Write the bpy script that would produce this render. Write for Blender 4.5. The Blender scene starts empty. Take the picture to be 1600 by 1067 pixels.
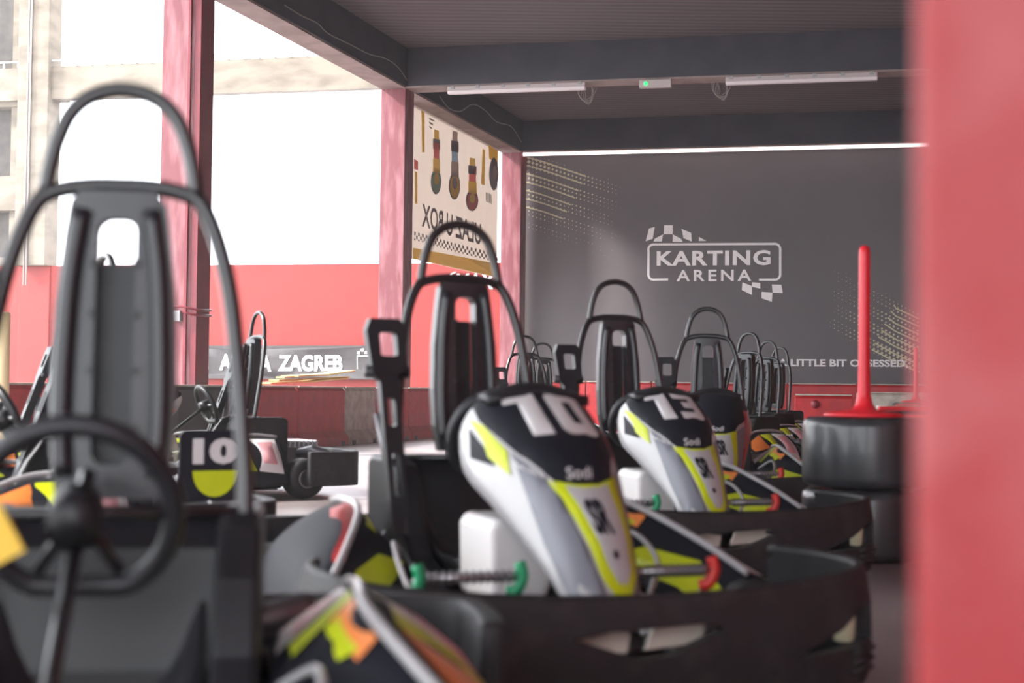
import bpy, bmesh, math, random
from mathutils import Vector, Matrix
from mathutils.geometry import delaunay_2d_cdt
random.seed(7)
scene = bpy.context.scene
COL = scene.collection
PI = math.pi

# ------------------------------------------------------------------ camera
FPX = 2400.0
CAM_H = 0.78
PITCH = math.atan(74.5 / FPX)
ROLL = math.radians(0.65)
cam_d = bpy.data.cameras.new('camera')
cam_d.sensor_width = 36.0
cam_d.lens = 36.0 * FPX / 1600.0
cam_d.clip_start = 0.05
cam_d.clip_end = 300
cam = bpy.data.objects.new('camera', cam_d)
COL.objects.link(cam)
R_CAM = Matrix.Rotation(PI / 2 + PITCH, 3, 'X') @ Matrix.Rotation(ROLL, 3, 'Z')
cam.matrix_world = Matrix.Translation((0, 0, CAM_H)) @ R_CAM.to_4x4()
cam_d.dof.use_dof = True
cam_d.dof.focus_distance = 26.0
cam_d.dof.aperture_fstop = 2.9
scene.camera = cam

# ------------------------------------------------------------------ world, sun, exposure
scene.view_settings.view_transform = 'Standard'
scene.view_settings.look = 'None'
scene.view_settings.gamma = 1.0
scene.view_settings.use_curve_mapping = False
scene.view_settings.exposure = 0.85
world = bpy.data.worlds.new('sky')
scene.world = world
world.use_nodes = True
bg = world.node_tree.nodes['Background']
bg.inputs[0].default_value = (0.93, 0.96, 1.0, 1)
bg.inputs[1].default_value = 3.2
sun_d = bpy.data.lights.new('sun', 'SUN')
sun_d.energy = 6.0
sun_d.angle = math.radians(8)
sun_d.color = (1.0, 0.97, 0.93)
sun = bpy.data.objects.new('sun', sun_d)
COL.objects.link(sun)
SUN_FROM = Vector((-0.86, -0.12, 0.62))
sun.rotation_euler = SUN_FROM.to_track_quat('Z', 'Y').to_euler()
sun.location = (-10, 5, 12)

# ------------------------------------------------------------------ helpers
def ray(px, py):
    return R_CAM @ Vector(((px - 800) / FPX, (533.5 - py) / FPX, -1))

def at(px, py, d):
    """the point at distance d along the view axis (world Y) seen at a place of the photograph"""
    v = ray(px, py)
    return Vector((0, 0, CAM_H)) + v * (d / v.y)

def lin(c):
    return tuple(((x / 255) / 12.92 if x / 255 <= 0.04045 else ((x / 255 + 0.055) / 1.055) ** 2.4) for x in c)

def mat(name, rgb, rough=0.5, metal=0.0, spec=0.5, coat=0.0, noise=None, bump=None, emit=None, estr=0.0, linear=False):
    m = bpy.data.materials.new(name)
    m.use_nodes = True
    nt = m.node_tree
    b = nt.nodes['Principled BSDF']
    c = rgb if linear else lin(rgb)
    b.inputs['Base Color'].default_value = (*c, 1)
    b.inputs['Roughness'].default_value = rough
    b.inputs['Metallic'].default_value = metal
    b.inputs['Specular IOR Level'].default_value = spec
    b.inputs['Coat Weight'].default_value = coat
    if emit:
        b.inputs['Emission Color'].default_value = (*lin(emit), 1)
        b.inputs['Emission Strength'].default_value = estr
    tc = nt.nodes.new('ShaderNodeTexCoord')
    if noise:
        sc, rgb2, lo, hi = noise[:4]
        mp = nt.nodes.new('ShaderNodeMapping')
        mp.inputs['Scale'].default_value = noise[4] if len(noise) > 4 else (1, 1, 1)
        n = nt.nodes.new('ShaderNodeTexNoise')
        n.inputs['Scale'].default_value = sc
        n.inputs['Detail'].default_value = 6
        r = nt.nodes.new('ShaderNodeMapRange')
        r.inputs['From Min'].default_value = lo
        r.inputs['From Max'].default_value = hi
        mx = nt.nodes.new('ShaderNodeMix')
        mx.data_type = 'RGBA'
        mx.inputs['A'].default_value = (*c, 1)
        mx.inputs['B'].default_value = (*(rgb2 if linear else lin(rgb2)), 1)
        L = nt.links.new
        L(tc.outputs['Object'], mp.inputs[0]); L(mp.outputs[0], n.inputs['Vector'])
        L(n.outputs['Fac'], r.inputs['Value']); L(r.outputs[0], mx.inputs['Factor'])
        L(mx.outputs['Result'], b.inputs['Base Color'])
    if bump:
        n2 = nt.nodes.new('ShaderNodeTexNoise')
        n2.inputs['Scale'].default_value = bump[0]
        bp = nt.nodes.new('ShaderNodeBump')
        bp.inputs['Strength'].default_value = bump[1]
        bp.inputs['Distance'].default_value = 0.01
        nt.links.new(tc.outputs['Object'], n2.inputs['Vector'])
        nt.links.new(n2.outputs['Fac'], bp.inputs['Height'])
        nt.links.new(bp.outputs[0], b.inputs['Normal'])
    return m

def wave_mat(name, rgb, rgb2, scale, axis='X', rough=0.8, distort=0.0, stretch=(1, 1, 1), emit=0.0, noise_amt=0.0):
    """boards, sheets or blocks: a procedural brick or stripe pattern"""
    m = mat(name, rgb, rough)
    nt = m.node_tree
    b = nt.nodes['Principled BSDF']
    tc = [n for n in nt.nodes if n.type == 'TEX_COORD'][0]
    mp = nt.nodes.new('ShaderNodeMapping'); mp.inputs['Scale'].default_value = stretch
    w = nt.nodes.new('ShaderNodeTexWave')
    w.bands_direction = axis
    w.inputs['Scale'].default_value = scale
    w.inputs['Distortion'].default_value = distort
    w.inputs['Detail'].default_value = 4
    mx = nt.nodes.new('ShaderNodeMix'); mx.data_type = 'RGBA'
    mx.inputs['A'].default_value = (*lin(rgb), 1); mx.inputs['B'].default_value = (*lin(rgb2), 1)
    nt.links.new(tc.outputs['Object'], mp.inputs[0]); nt.links.new(mp.outputs[0], w.inputs['Vector'])
    nt.links.new(w.outputs['Fac'], mx.inputs['Factor'])
    nt.links.new(mx.outputs['Result'], b.inputs['Base Color'])
    if emit:
        nt.links.new(mx.outputs['Result'], b.inputs['Emission Color'])
        b.inputs['Emission Strength'].default_value = emit
    return m

def brick_mat(name, rgb, mortar, bw, bh, rough=0.6, ms=0.006):
    m = mat(name, rgb, rough)
    nt = m.node_tree; b = nt.nodes['Principled BSDF']
    tc = [n for n in nt.nodes if n.type == 'TEX_COORD'][0]
    sp = nt.nodes.new('ShaderNodeSeparateXYZ'); cb = nt.nodes.new('ShaderNodeCombineXYZ')
    br = nt.nodes.new('ShaderNodeTexBrick')
    r2 = tuple(min(255, c * 1.04 + 4) for c in rgb)
    br.inputs['Color1'].default_value = (*lin(rgb), 1); br.inputs['Color2'].default_value = (*lin(r2), 1)
    br.inputs['Mortar'].default_value = (*lin(mortar), 1)
    br.inputs['Scale'].default_value = 1.0
    br.inputs['Mortar Size'].default_value = ms
    br.inputs['Brick Width'].default_value = bw; br.inputs['Row Height'].default_value = bh
    L = nt.links.new
    L(tc.outputs['Object'], sp.inputs[0]); L(sp.outputs['X'], cb.inputs['X']); L(sp.outputs['Z'], cb.inputs['Y'])
    L(cb.outputs[0], br.inputs['Vector']); L(br.outputs['Color'], b.inputs['Base Color'])
    return m

def catmull(pts, n=6, closed=False):
    P = [Vector(p) for p in pts]; out = []; N = len(P)
    rng = N if closed else N - 1
    for i in range(rng):
        p0 = P[(i - 1) % N] if closed or i > 0 else P[0] * 2 - P[1]
        p1, p2 = P[i], P[(i + 1) % N]
        p3 = P[(i + 2) % N] if closed or i + 2 < N else P[-1] * 2 - P[-2]
        for k in range(n):
            t = k / n
            out.append(0.5 * ((2 * p1) + (p2 - p0) * t + (2 * p0 - 5 * p1 + 4 * p2 - p3) * t * t + (3 * p1 - p0 - 3 * p2 + p3) * t ** 3))
    if not closed: out.append(P[-1])
    return out

def interp(t, K, V):
    if t <= K[0]: return V[0]
    for i in range(1, len(K)):
        if t <= K[i]:
            a = (t - K[i - 1]) / (K[i] - K[i - 1])
            return V[i - 1] * (1 - a) + V[i] * a
    return V[-1]

def inside(p, poly):
    x, y = p; c = False; n = len(poly); j = n - 1
    for i in range(n):
        xi, yi = poly[i][0], poly[i][1]; xj, yj = poly[j][0], poly[j][1]
        if (yi > y) != (yj > y) and x < (xj - xi) * (y - yi) / (yj - yi) + xi: c = not c
        j = i
    return c

class MB:
    def __init__(s): s.v = []; s.f = []; s.m = []; s.mats = []; s.sm = []
    def mi(s, m):
        if m not in s.mats: s.mats.append(m)
        return s.mats.index(m)
    def add(s, vs, fs, m, smooth=False):
        o = len(s.v); k = s.mi(m)
        s.v += [tuple(p) for p in vs]
        for f in fs: s.f.append(tuple(i + o for i in f)); s.m.append(k); s.sm.append(smooth)
        return s
    def box(s, a, b, m, M=None):
        x0, y0, z0 = a; x1, y1, z1 = b
        vs = [Vector(p) for p in ((x0,y0,z0),(x1,y0,z0),(x1,y1,z0),(x0,y1,z0),(x0,y0,z1),(x1,y0,z1),(x1,y1,z1),(x0,y1,z1))]
        if M is not None: vs = [M @ p for p in vs]
        return s.add(vs, [(3,2,1,0),(4,5,6,7),(0,1,5,4),(1,2,6,5),(2,3,7,6),(3,0,4,7)], m)
    def tube(s, pts, r, m, seg=10, closed=False, caps=True):
        P = [Vector(p) for p in pts]; n = len(P)
        rs = r if isinstance(r, (list, tuple)) else [r] * n
        vs = []; fs = []; nrm = None
        for i in range(n):
            if closed: t = P[(i + 1) % n] - P[i - 1]
            else: t = P[min(i + 1, n - 1)] - P[max(i - 1, 0)]
            if t.length < 1e-9: t = Vector((0, 0, 1))
            t.normalize()
            if nrm is None:
                nrm = Vector((0, 0, 1)) if abs(t.z) < 0.9 else Vector((1, 0, 0))
            nrm = nrm - t * nrm.dot(t)
            if nrm.length < 1e-6: nrm = t.orthogonal()
            nrm.normalize(); bn = t.cross(nrm)
            for k in range(seg):
                a = 2 * PI * k / seg
                vs.append(P[i] + (nrm * math.cos(a) + bn * math.sin(a)) * rs[i])
        for i in range(n if closed else n - 1):
            j = (i + 1) % n
            for k in range(seg):
                k2 = (k + 1) % seg
                fs.append((i * seg + k, i * seg + k2, j * seg + k2, j * seg + k))
        if caps and not closed:
            fs.append(tuple(range(seg))[::-1]); fs.append(tuple((n - 1) * seg + k for k in range(seg)))
        return s.add(vs, fs, m, True)
    def prism(s, poly, h0, h1, m, fn=None, smooth=False):
        """poly: 2D outline, extruded from h0 to h1; fn(a, b, h) -> point"""
        fn = fn or (lambda a, b, h: (a, b, h))
        n = len(poly)
        vs = [fn(p[0], p[1], h0) for p in poly] + [fn(p[0], p[1], h1) for p in poly]
        fs = [tuple(range(n))[::-1], tuple(range(n, 2 * n))]
        for i in range(n): fs.append((i, (i + 1) % n, n + (i + 1) % n, n + i))
        return s.add(vs, fs, m, smooth)
    def lathe(s, prof, m, M=None, seg=32, smooth=True):
        """prof: (r, z) list around local Z"""
        vs = []; fs = []; n = len(prof)
        for k in range(seg):
            a = 2 * PI * k / seg
            for r, z in prof:
                p = Vector((r * math.cos(a), r * math.sin(a), z)); vs.append(M @ p if M is not None else p)
        for k in range(seg):
            k2 = (k + 1) % seg
            for i in range(n - 1): fs.append((k * n + i, k2 * n + i, k2 * n + i + 1, k * n + i + 1))
        return s.add(vs, fs, m, smooth)
    def grid(s, fn, nu, nv, m, thick=None, smooth=True):
        """a surface fn(u, v), u and v in 0..1; thick gives it a back"""
        P = [[Vector(fn(i / nu, j / nv)) for i in range(nu + 1)] for j in range(nv + 1)]
        vs = [p for r in P for p in r]; W = nu + 1
        fs = [(j * W + i, j * W + i + 1, (j + 1) * W + i + 1, (j + 1) * W + i) for j in range(nv) for i in range(nu)]
        if thick:
            N = len(vs); back = []
            for j in range(nv + 1):
                for i in range(nu + 1):
                    du = P[j][min(i + 1, nu)] - P[j][max(i - 1, 0)]; dv = P[min(j + 1, nv)][i] - P[max(j - 1, 0)][i]
                    nn = du.cross(dv)
                    if nn.length > 1e-12: nn.normalize()
                    back.append(P[j][i] - nn * thick)
            fs2 = [tuple(N + k for k in f[::-1]) for f in fs]
            rim = [j * W for j in range(nv + 1)][::-1] + list(range(1, W)) + [j * W + nu for j in range(1, nv + 1)] + [nv * W + i for i in range(nu - 1, 0, -1)]
            side = [(rim[i], N + rim[i], N + rim[(i + 1) % len(rim)], rim[(i + 1) % len(rim)]) for i in range(len(rim))]
            vs += back; fs = fs + fs2 + side
        return s.add(vs, fs, m, smooth)
    def region(s, outer, m, fn, holes=(), step=None, smooth=True, both=None):
        """2D region with holes, triangulated with inner points every step, mapped by fn(a, b) -> point.
        both=fn2 adds a second skin and the walls between"""
        pts = [Vector((p[0], p[1])) for p in outer]; edges = [(i, (i + 1) % len(outer)) for i in range(len(outer))]
        loops = [list(range(len(outer)))]
        for h in holes:
            o = len(pts); pts += [Vector((p[0], p[1])) for p in h]
            edges += [(o + i, o + (i + 1) % len(h)) for i in range(len(h))]; loops.append([o + i for i in range(len(h))])
        if step:
            sx, sy = step
            x0 = min(p[0] for p in outer); x1 = max(p[0] for p in outer); y0 = min(p[1] for p in outer); y1 = max(p[1] for p in outer)
            x = x0 + sx * .5
            while x < x1:
                y = y0 + sy * .5
                while y < y1:
                    if inside((x, y), outer) and not any(inside((x, y), h) for h in holes): pts.append(Vector((x, y)))
                    y += sy
                x += sx
        vo, eo, fo, *_ = delaunay_2d_cdt(pts, edges, [], 0, 1e-6)
        keep = []
        for f in fo:
            c = sum((vo[i] for i in f), Vector((0, 0))) / len(f)
            if inside(c, outer) and not any(inside(c, h) for h in holes): keep.append(tuple(f))
        vs = [fn(p[0], p[1]) for p in vo]
        s.add(vs, keep, m, smooth)
        if both:
            s.add([both(p[0], p[1]) for p in vo], [f[::-1] for f in keep], m, smooth)
            for lp in [outer] + list(holes):
                n = len(lp)
                a = [fn(p[0], p[1]) for p in lp] + [both(p[0], p[1]) for p in lp]
                s.add(a, [(i, (i + 1) % n, n + (i + 1) % n, n + i) for i in range(n)], m)
        return s
    def text(s, txt, rect, m, fn, bold=0.0, split=None, xs=1.0, mirror=False, shear=0.0, spacing=1.0):
        """lettering filling rect (a0, b0, a1, b1) of the 2D domain of fn; b0 = baseline"""
        cu = bpy.data.curves.new('t', 'FONT'); cu.body = txt; cu.offset = bold; cu.resolution_u = 3; cu.shear = shear
        cu.space_character = spacing
        o = bpy.data.objects.new('t', cu); COL.objects.link(o)
        dg = bpy.context.evaluated_depsgraph_get(); dg.update()
        me = bpy.data.meshes.new_from_object(o.evaluated_get(dg))
        vs = [v.co.copy() for v in me.vertices]; fs = [tuple(p.vertices) for p in me.polygons]
        bpy.data.objects.remove(o); bpy.data.curves.remove(cu); bpy.data.meshes.remove(me)
        if not vs: return s
        x0 = min(v.x for v in vs); x1 = max(v.x for v in vs); y0 = min(v.y for v in vs); y1 = max(v.y for v in vs)
        a0, b0, a1, b1 = rect
        q = []
        for v in vs:
            tx = (v.x - x0) / (x1 - x0); ty = (v.y - y0) / (y1 - y0)
            if mirror: tx = 1 - tx
            q.append((a0 + (a1 - a0) * tx, b0 + (b1 - b0) * ty))
        tris = []
        for f in fs:
            for i in range(1, len(f) - 1): tris.append([q[f[0]], q[f[i]], q[f[i + 1]]])
        if split:
            out = []
            while tris:
                t = tris.pop(); e = [math.dist(t[i], t[(i + 1) % 3]) for i in range(3)]; k = e.index(max(e))
                if e[k] > split:
                    a, b, c = t[k], t[(k + 1) % 3], t[(k + 2) % 3]; mid = ((a[0] + b[0]) / 2, (a[1] + b[1]) / 2)
                    tris.append([a, mid, c]); tris.append([mid, b, c])
                else: out.append(t)
            tris = out
        V = []; Fs = []
        for t in tris:
            n = len(V); V += [fn(*p) for p in t]; Fs.append((n, n + 1, n + 2))
        return s.add(V, Fs, m)
    def build(s, name, parent=None, bevel=0, loc=None, weld=True, segs=2):
        me = bpy.data.meshes.new(name); me.from_pydata(s.v, [], s.f)
        for m in s.mats: me.materials.append(m)
        me.polygons.foreach_set('material_index', s.m); me.polygons.foreach_set('use_smooth', s.sm)
        me.update()
        if loc is not None: me.transform(Matrix.Translation(-Vector(loc)))
        o = bpy.data.objects.new(name, me); COL.objects.link(o)
        if loc is not None: o.location = loc
        if parent: o.parent = parent
        if bevel:
            b = o.modifiers.new('bevel', 'BEVEL'); b.width = bevel; b.segments = segs; b.limit_method = 'ANGLE'; b.angle_limit = math.radians(40)
        return o

def empty(name, loc, rz=0):
    o = bpy.data.objects.new(name, None); COL.objects.link(o)
    o.location = loc; o.rotation_euler = (0, 0, rz); o.empty_display_size = 0.1
    return o

def tag(o, label=None, cat=None, group=None, kind=None):
    if label: o['label'] = label
    if cat: o['category'] = cat
    if group: o['group'] = group
    if kind: o['kind'] = kind
    return o

def copy_tree(o, parent=None):
    c = o.copy(); COL.objects.link(c); c.parent = parent
    for ch in [x for x in COL.objects if x.parent == o]: copy_tree(ch, c)
    return c

def rrect(x0, y0, x1, y1, r, n=5):
    out = []
    for cx, cy, a0 in ((x1 - r, y1 - r, 0), (x0 + r, y1 - r, 90), (x0 + r, y0 + r, 180), (x1 - r, y0 + r, 270)):
        for k in range(n + 1):
            a = math.radians(a0 + 90 * k / n); out.append((cx + r * math.cos(a), cy + r * math.sin(a)))
    return out

# ------------------------------------------------------------------ materials
M = {}
M['black_tube'] = mat('black painted tube', (28, 27, 30), 0.3, 0.0, 0.6, 0.1)
M['black_plastic'] = mat('black moulded plastic', (26, 26, 30), 0.42, 0.0, 0.4, 0.0, noise=(8, (34, 34, 38), .4, .7))
M['shell'] = mat('dark grey glossy shell', (34, 34, 38), 0.33, 0.0, 0.45, 0.0)
M['box'] = mat('satin black box', (24, 24, 28), 0.42, 0.0, 0.35)
M['rubber'] = mat('scuffed rubber', (32, 31, 34), 0.55, 0.0, 0.4, bump=(60, .25), noise=(14, (48, 45, 46), .5, .75))
M['silver'] = mat('silver plastic', (172, 170, 172), 0.35, 0.0, 0.5, 0.3)
M['white'] = mat('white plastic', (226, 222, 222), 0.3, 0.0, 0.5, 0.3)
M['number'] = mat('pale grey number', (205, 202, 203), 0.5)
M['black_panel'] = mat('blue black panel', (24, 25, 34), 0.6, 0.0, 0.2, 0.0)
M['grey'] = mat('blue grey vinyl', (112, 114, 124), 0.4)
M['yellow'] = mat('acid yellow vinyl', (188, 200, 8), 0.45)
M['red'] = mat('red vinyl', (176, 52, 52), 0.4)
M['orange'] = mat('orange vinyl', (228, 130, 60), 0.4)
M['pink'] = mat('pink vinyl', (222, 160, 165), 0.4)
M['green'] = mat('green rubber', (20, 150, 100), 0.4)
M['pedal_red'] = mat('red rubber', (200, 40, 34), 0.4)
M['steel'] = mat('brushed steel', (176, 172, 174), 0.28, 0.9)
M['engine'] = mat('cast metal', (120, 118, 122), 0.4, 0.8)
M['tyre'] = mat('kart tyre rubber', (30, 30, 31), 0.55, bump=(40, .2))
M['paint_red'] = mat('worn red paint on timber grain', (122, 58, 66), 0.55, noise=(3.0, (152, 98, 104), .42, .66, (3, 3, .6)), bump=(12, .25))
M['paint_dark'] = mat('dark red steel paint', (120, 30, 44), 0.4, noise=(5, (132, 38, 50), .4, .7))
M['near_red'] = mat('red pillar paint with pale worn patches', (140, 16, 22), 0.5, noise=(4.5, (156, 74, 76), .5, .72), bump=(20, .2))
M['barrier_red'] = mat('red plastic barrier', (190, 40, 46), 0.45, noise=(6, (172, 34, 42), .4, .6))
M['barrier_white'] = mat('off white barrier', (196, 188, 176), 0.5, noise=(6, (170, 160, 148), .4, .6))
M['barrier_black'] = mat('black barrier', (44, 42, 46), 0.5)
M['concrete'] = mat('pale weathered concrete', (124, 114, 102), 0.85, noise=(1.2, (102, 93, 82), .42, .65, (1, 1, 2.5)), bump=(18, .3))
M['concrete_shaded'] = mat('concrete darkened for recess shade', (84, 78, 74), 0.9, noise=(2, (68, 64, 62), .4, .6))  # shade of the recesses put into the colour
M['soffit'] = mat('pale beam underside', (150, 132, 128), 0.85, noise=(3, (132, 116, 112), .4, .6))  # paler tone along the beam undersides
M['beam'] = mat('dark beam', (60, 59, 68), 0.8, noise=(2, (68, 66, 74), .4, .6))
M['slab'] = wave_mat('dark board marked ceiling', (80, 72, 75), (102, 92, 95), 1.6, 'Y', 0.85, 3.0, (.35, 1.0, 1))
M['floor'] = mat('smooth grey concrete floor', (150, 139, 138), 0.36, 0, 0.4, noise=(1.3, (122, 110, 111), .4, .65), bump=(6, .05))
M['ground'] = mat('pale yard concrete', (190, 184, 180), 0.8, noise=(.6, (170, 165, 160), .4, .6))
M['wall_red'] = brick_mat('red painted blockwork', (134, 20, 14), (116, 17, 13), 2.4, 1.15)
M['mural'] = mat('matt dark grey printed wall', (104, 97, 100), 0.55, noise=(.35, (98, 92, 95), .4, .6))
M['print_white'] = mat('white print', (246, 243, 243), 0.6)
M['print_cream'] = mat('cream halftone print', (206, 200, 168), 0.6)
M['panel'] = wave_mat('translucent sheet with daylight glow', (248, 250, 255), (236, 244, 255), 1.1, 'X', 0.6, 0, emit=0.95)  # emission stands in for daylight coming through the sheets
M['banner'] = mat('dark grey vinyl banner', (62, 57, 59), 0.6, noise=(2, (56, 51, 53), .4, .6), bump=(2, .4))
def translucent(m):
    nt = m.node_tree; b = nt.nodes['Principled BSDF']; out = [n for n in nt.nodes if n.type == 'OUTPUT_MATERIAL'][0]
    t = nt.nodes.new('ShaderNodeBsdfTranslucent'); t.inputs[0].default_value = b.inputs['Base Color'].default_value
    x = nt.nodes.new('ShaderNodeMixShader'); x.inputs[0].default_value = .24
    nt.links.new(b.outputs[0], x.inputs[1]); nt.links.new(t.outputs[0], x.inputs[2]); nt.links.new(x.outputs[0], out.inputs[0])
M['cloth'] = mat('back of a printed banner', (176, 160, 148), 0.8, noise=(1.2, (168, 152, 140), .4, .6))
M['ban_yellow'] = mat('banner yellow', (240, 205, 90), 0.8)
M['ban_grey'] = mat('banner dark print', (110, 100, 104), 0.8)
M['ban_red'] = mat('banner red print', (230, 130, 120), 0.8)
M['ban_green'] = mat('banner green print', (150, 185, 145), 0.8)
M['ban_blue'] = mat('banner blue print', (160, 195, 220), 0.8)
for k in ('cloth', 'ban_yellow', 'ban_grey', 'ban_red', 'ban_green', 'ban_blue'):
    b_ = M[k].node_tree.nodes['Principled BSDF']; b_.inputs['Roughness'].default_value = 0.9; translucent(M[k])
M['tube_light'] = mat('white lamp diffuser', (226, 216, 216), 0.4)
M['lamp_body'] = mat('pale lamp housing', (190, 178, 176), 0.5)
M['strip'] = mat('glowing light strip', (255, 240, 238), 0.4, emit=(255, 232, 230), estr=1.6)
M['led'] = mat('green led', (40, 220, 90), 0.4, emit=(40, 230, 90), estr=2.0)
M['cable'] = mat('pale cable', (150, 142, 138), 0.6)
M['stack_tyre'] = mat('polished black tyre', (40, 41, 44), 0.34, 0, 0.55, 0.15, noise=(6, (58, 60, 64), .42, .65, (1, 1, .05)))
M['post_red'] = mat('red flexible post plastic', (214, 30, 44), 0.4)
M['elec'] = mat('grey electrical box', (160, 162, 164), 0.5)
M['card'] = mat('tan board', (205, 178, 118), 0.8)
M['post_cream'] = mat('cream post', (226, 206, 160), 0.6)

# ------------------------------------------------------------------ the building
DU = Vector((0.2896, 1, 0)).normalized()                 # along the row of pillars
TH = math.radians(13.0)
CR = Vector((math.cos(TH), -math.sin(TH), 0))            # across the hall
NR = Vector((math.sin(TH), math.cos(TH), 0))
def pil(d, off=0.0): return Vector((0.2896 * d - 9.05 + off, d, 0))   # the pillar line
ZB = 5.50          # underside of the beams
ZS = 6.10          # underside of the slab

def quad_prism(name, pts, z0, z1, m, kind='structure', top=None):
    mb = MB(); mb.prism([(p[0], p[1]) for p in pts], z0, z1, m)
    o = mb.build(name)
    if kind: o['kind'] = kind
    return o

def frame_box(mb, P, u, a0, a1, w, b0, b1, z0, z1, m):
    """box in a horizontal frame: a along u, b along w from P"""
    pts = [P + u * a + w * b for a, b in ((a0, b0), (a1, b0), (a1, b1), (a0, b1))]
    ar = sum(pts[i].x * pts[(i + 1) % 4].y - pts[(i + 1) % 4].x * pts[i].y for i in range(4))
    if ar < 0: pts = pts[::-1]
    mb.prism([(p.x, p.y) for p in pts], z0, z1, m)

mb = MB(); mb.box((-14, -8, -0.2), (30, 60, 0), M['floor'])
tag(mb.build('floor'), kind='structure')

# mural wall
PW = at(815, 240, 30.9); PW.z = 0
WALL_L = 12.0
mb = MB(); frame_box(mb, PW, CR, -0.05, WALL_L, NR, 0, 0.3, 0.96, ZS + .3, M['mural'])
frame_box(mb, PW, CR, -0.05, WALL_L, NR, -0.02, 0.3, 0, 0.96, M['wall_red'])
tag(mb.build('wall_back'), kind='structure')
def wall_ab(px, py):
    v = ray(px, py); o = Vector((0, 0, CAM_H)); t = (PW - o).dot(NR) / v.dot(NR); p = o + v * t
    return (p - PW).dot(CR), p.z
def wall_fn(off): return lambda a, b: PW + CR * a - NR * off + Vector((0, 0, b))

# outer wall, further back, parallel to the mural wall
PO = at(590, 412, 36.0); PO.z = 0
z_red = at(590, 412, 36.0).z
ob = empty('wall_outer', PO, -TH); ob['kind'] = 'structure'
mb = MB(); mb.box((-14, 0, 0), (9, .3, z_red), M['wall_red']); mb.build('red_blockwork', ob)
z_b0 = at(590, 139, 36.0).z; z_b1 = at(590, 86, 36.0).z
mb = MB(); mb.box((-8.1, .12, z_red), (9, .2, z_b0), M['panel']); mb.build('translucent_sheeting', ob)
mb = MB(); mb.box((-16, -.15, z_b0), (9, .35, z_b1), M['concrete'])
for k in range(60):
    x = -15 + k * .4
    mb.box((x, -.17, z_b1), (x + .05, -.13, z_b1 + .16), M['elec'])
mb.box((-16, -.17, z_b1 + .13), (9, -.13, z_b1 + .17), M['elec'])
mb.build('concrete_beam', ob)
def outer_x(px): 
    v = ray(px, 400); o = Vector((0, 0, CAM_H)); t = (PO - o).dot(NR) / v.dot(NR); return (o + v * t - PO).dot(CR)
xc0, xc1 = outer_x(32), outer_x(80)
mb = MB(); mb.box((xc0, -.3, z_red), (xc1, .3, 14), M['concrete'])
mb.box((xc0, -.05, 0), (xc1, 0, z_red), M['wall_red']); mb.build('concrete_column', ob, bevel=.02)
mb = MB()
mb.box((-16, .5, z_red), (xc0, .7, 14), M['concrete_shaded'])
for py0, py1 in ((255, 312), (390, 430), (100, 140)):
    za = at(20, py1, 36).z; zb = at(20, py0, 36).z
    mb.box((-16, .05, za), (xc0, .5, zb), M['concrete'])
mb.box((outer_x(8), .15, z_red), (outer_x(22), .5, 14), M['concrete'])
mb.build('recessed_bay', ob)
for px in (49, 53):
    mb = MB(); mb.tube([(outer_x(px), -.34, 3.2), (outer_x(px), -.34, 13)], .025, M['cable'], 6)
    mb.build('conduit', ob)

# pillars
def pillar(d, name='pillar', extra=False):
    P = pil(d); mb = MB()
    frame_box(mb, P, CR, 0, .4, DU, 0, .4, 0, ZB, M['paint_red'])
    return P, mb
PB = []
for d, lab in ((17.38, 'worn red pillar with dark conduit channel and grey electrical box'),
               (24.0, 'worn red pillar between the open bay and the mirrored banner'),
               (30.4, 'narrow red pillar at the left edge of the dark logo wall')):
    root = empty('pillar', pil(d)); root['kind'] = 'structure'; root['label'] = lab
    P, mb = pillar(d); o = mb.build('pillar_shaft', root, bevel=.008)
    o.matrix_parent_inverse = Matrix.Translation(-root.location)
    if d < 18:
        mb = MB()
        frame_box(mb, P, CR, .40, .47, DU, .0, .10, 0, ZB, M['paint_dark'])
        frame_box(mb, P, CR, .33, .36, DU, -.03, 0, 0, ZB, M['paint_dark'])
        frame_box(mb, P, CR, .40, .42, DU, .1, .42, 0, ZB, M['paint_dark'])
        o = mb.build('steel_channel', root); o.matrix_parent_inverse = Matrix.Translation(-root.location)
        mb = MB(); frame_box(mb, P, CR, .22, .31, DU, -.07, 0, 1.5, 1.62, M['elec'])
        o = mb.build('electrical_box', root, bevel=.006); o.matrix_parent_inverse = Matrix.Translation(-root.location)
        o['label'] = 'small grey electrical box'
        for z in (1.66, 1.60):
            mb = MB(); mb.tube([P + CR * -.01 - DU * .02 + Vector((0, 0, z)), P + CR * .3 - DU * .03 + Vector((0, 0, z + .01)), P + CR * .49 - DU * .02 + Vector((0, 0, z - .03)), P + CR * .5 + DU * .3 + Vector((0, 0, z - .02))], .012, M['paint_dark'], 6)
            o = mb.build('strap', root); o.matrix_parent_inverse = Matrix.Translation(-root.location)

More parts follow.
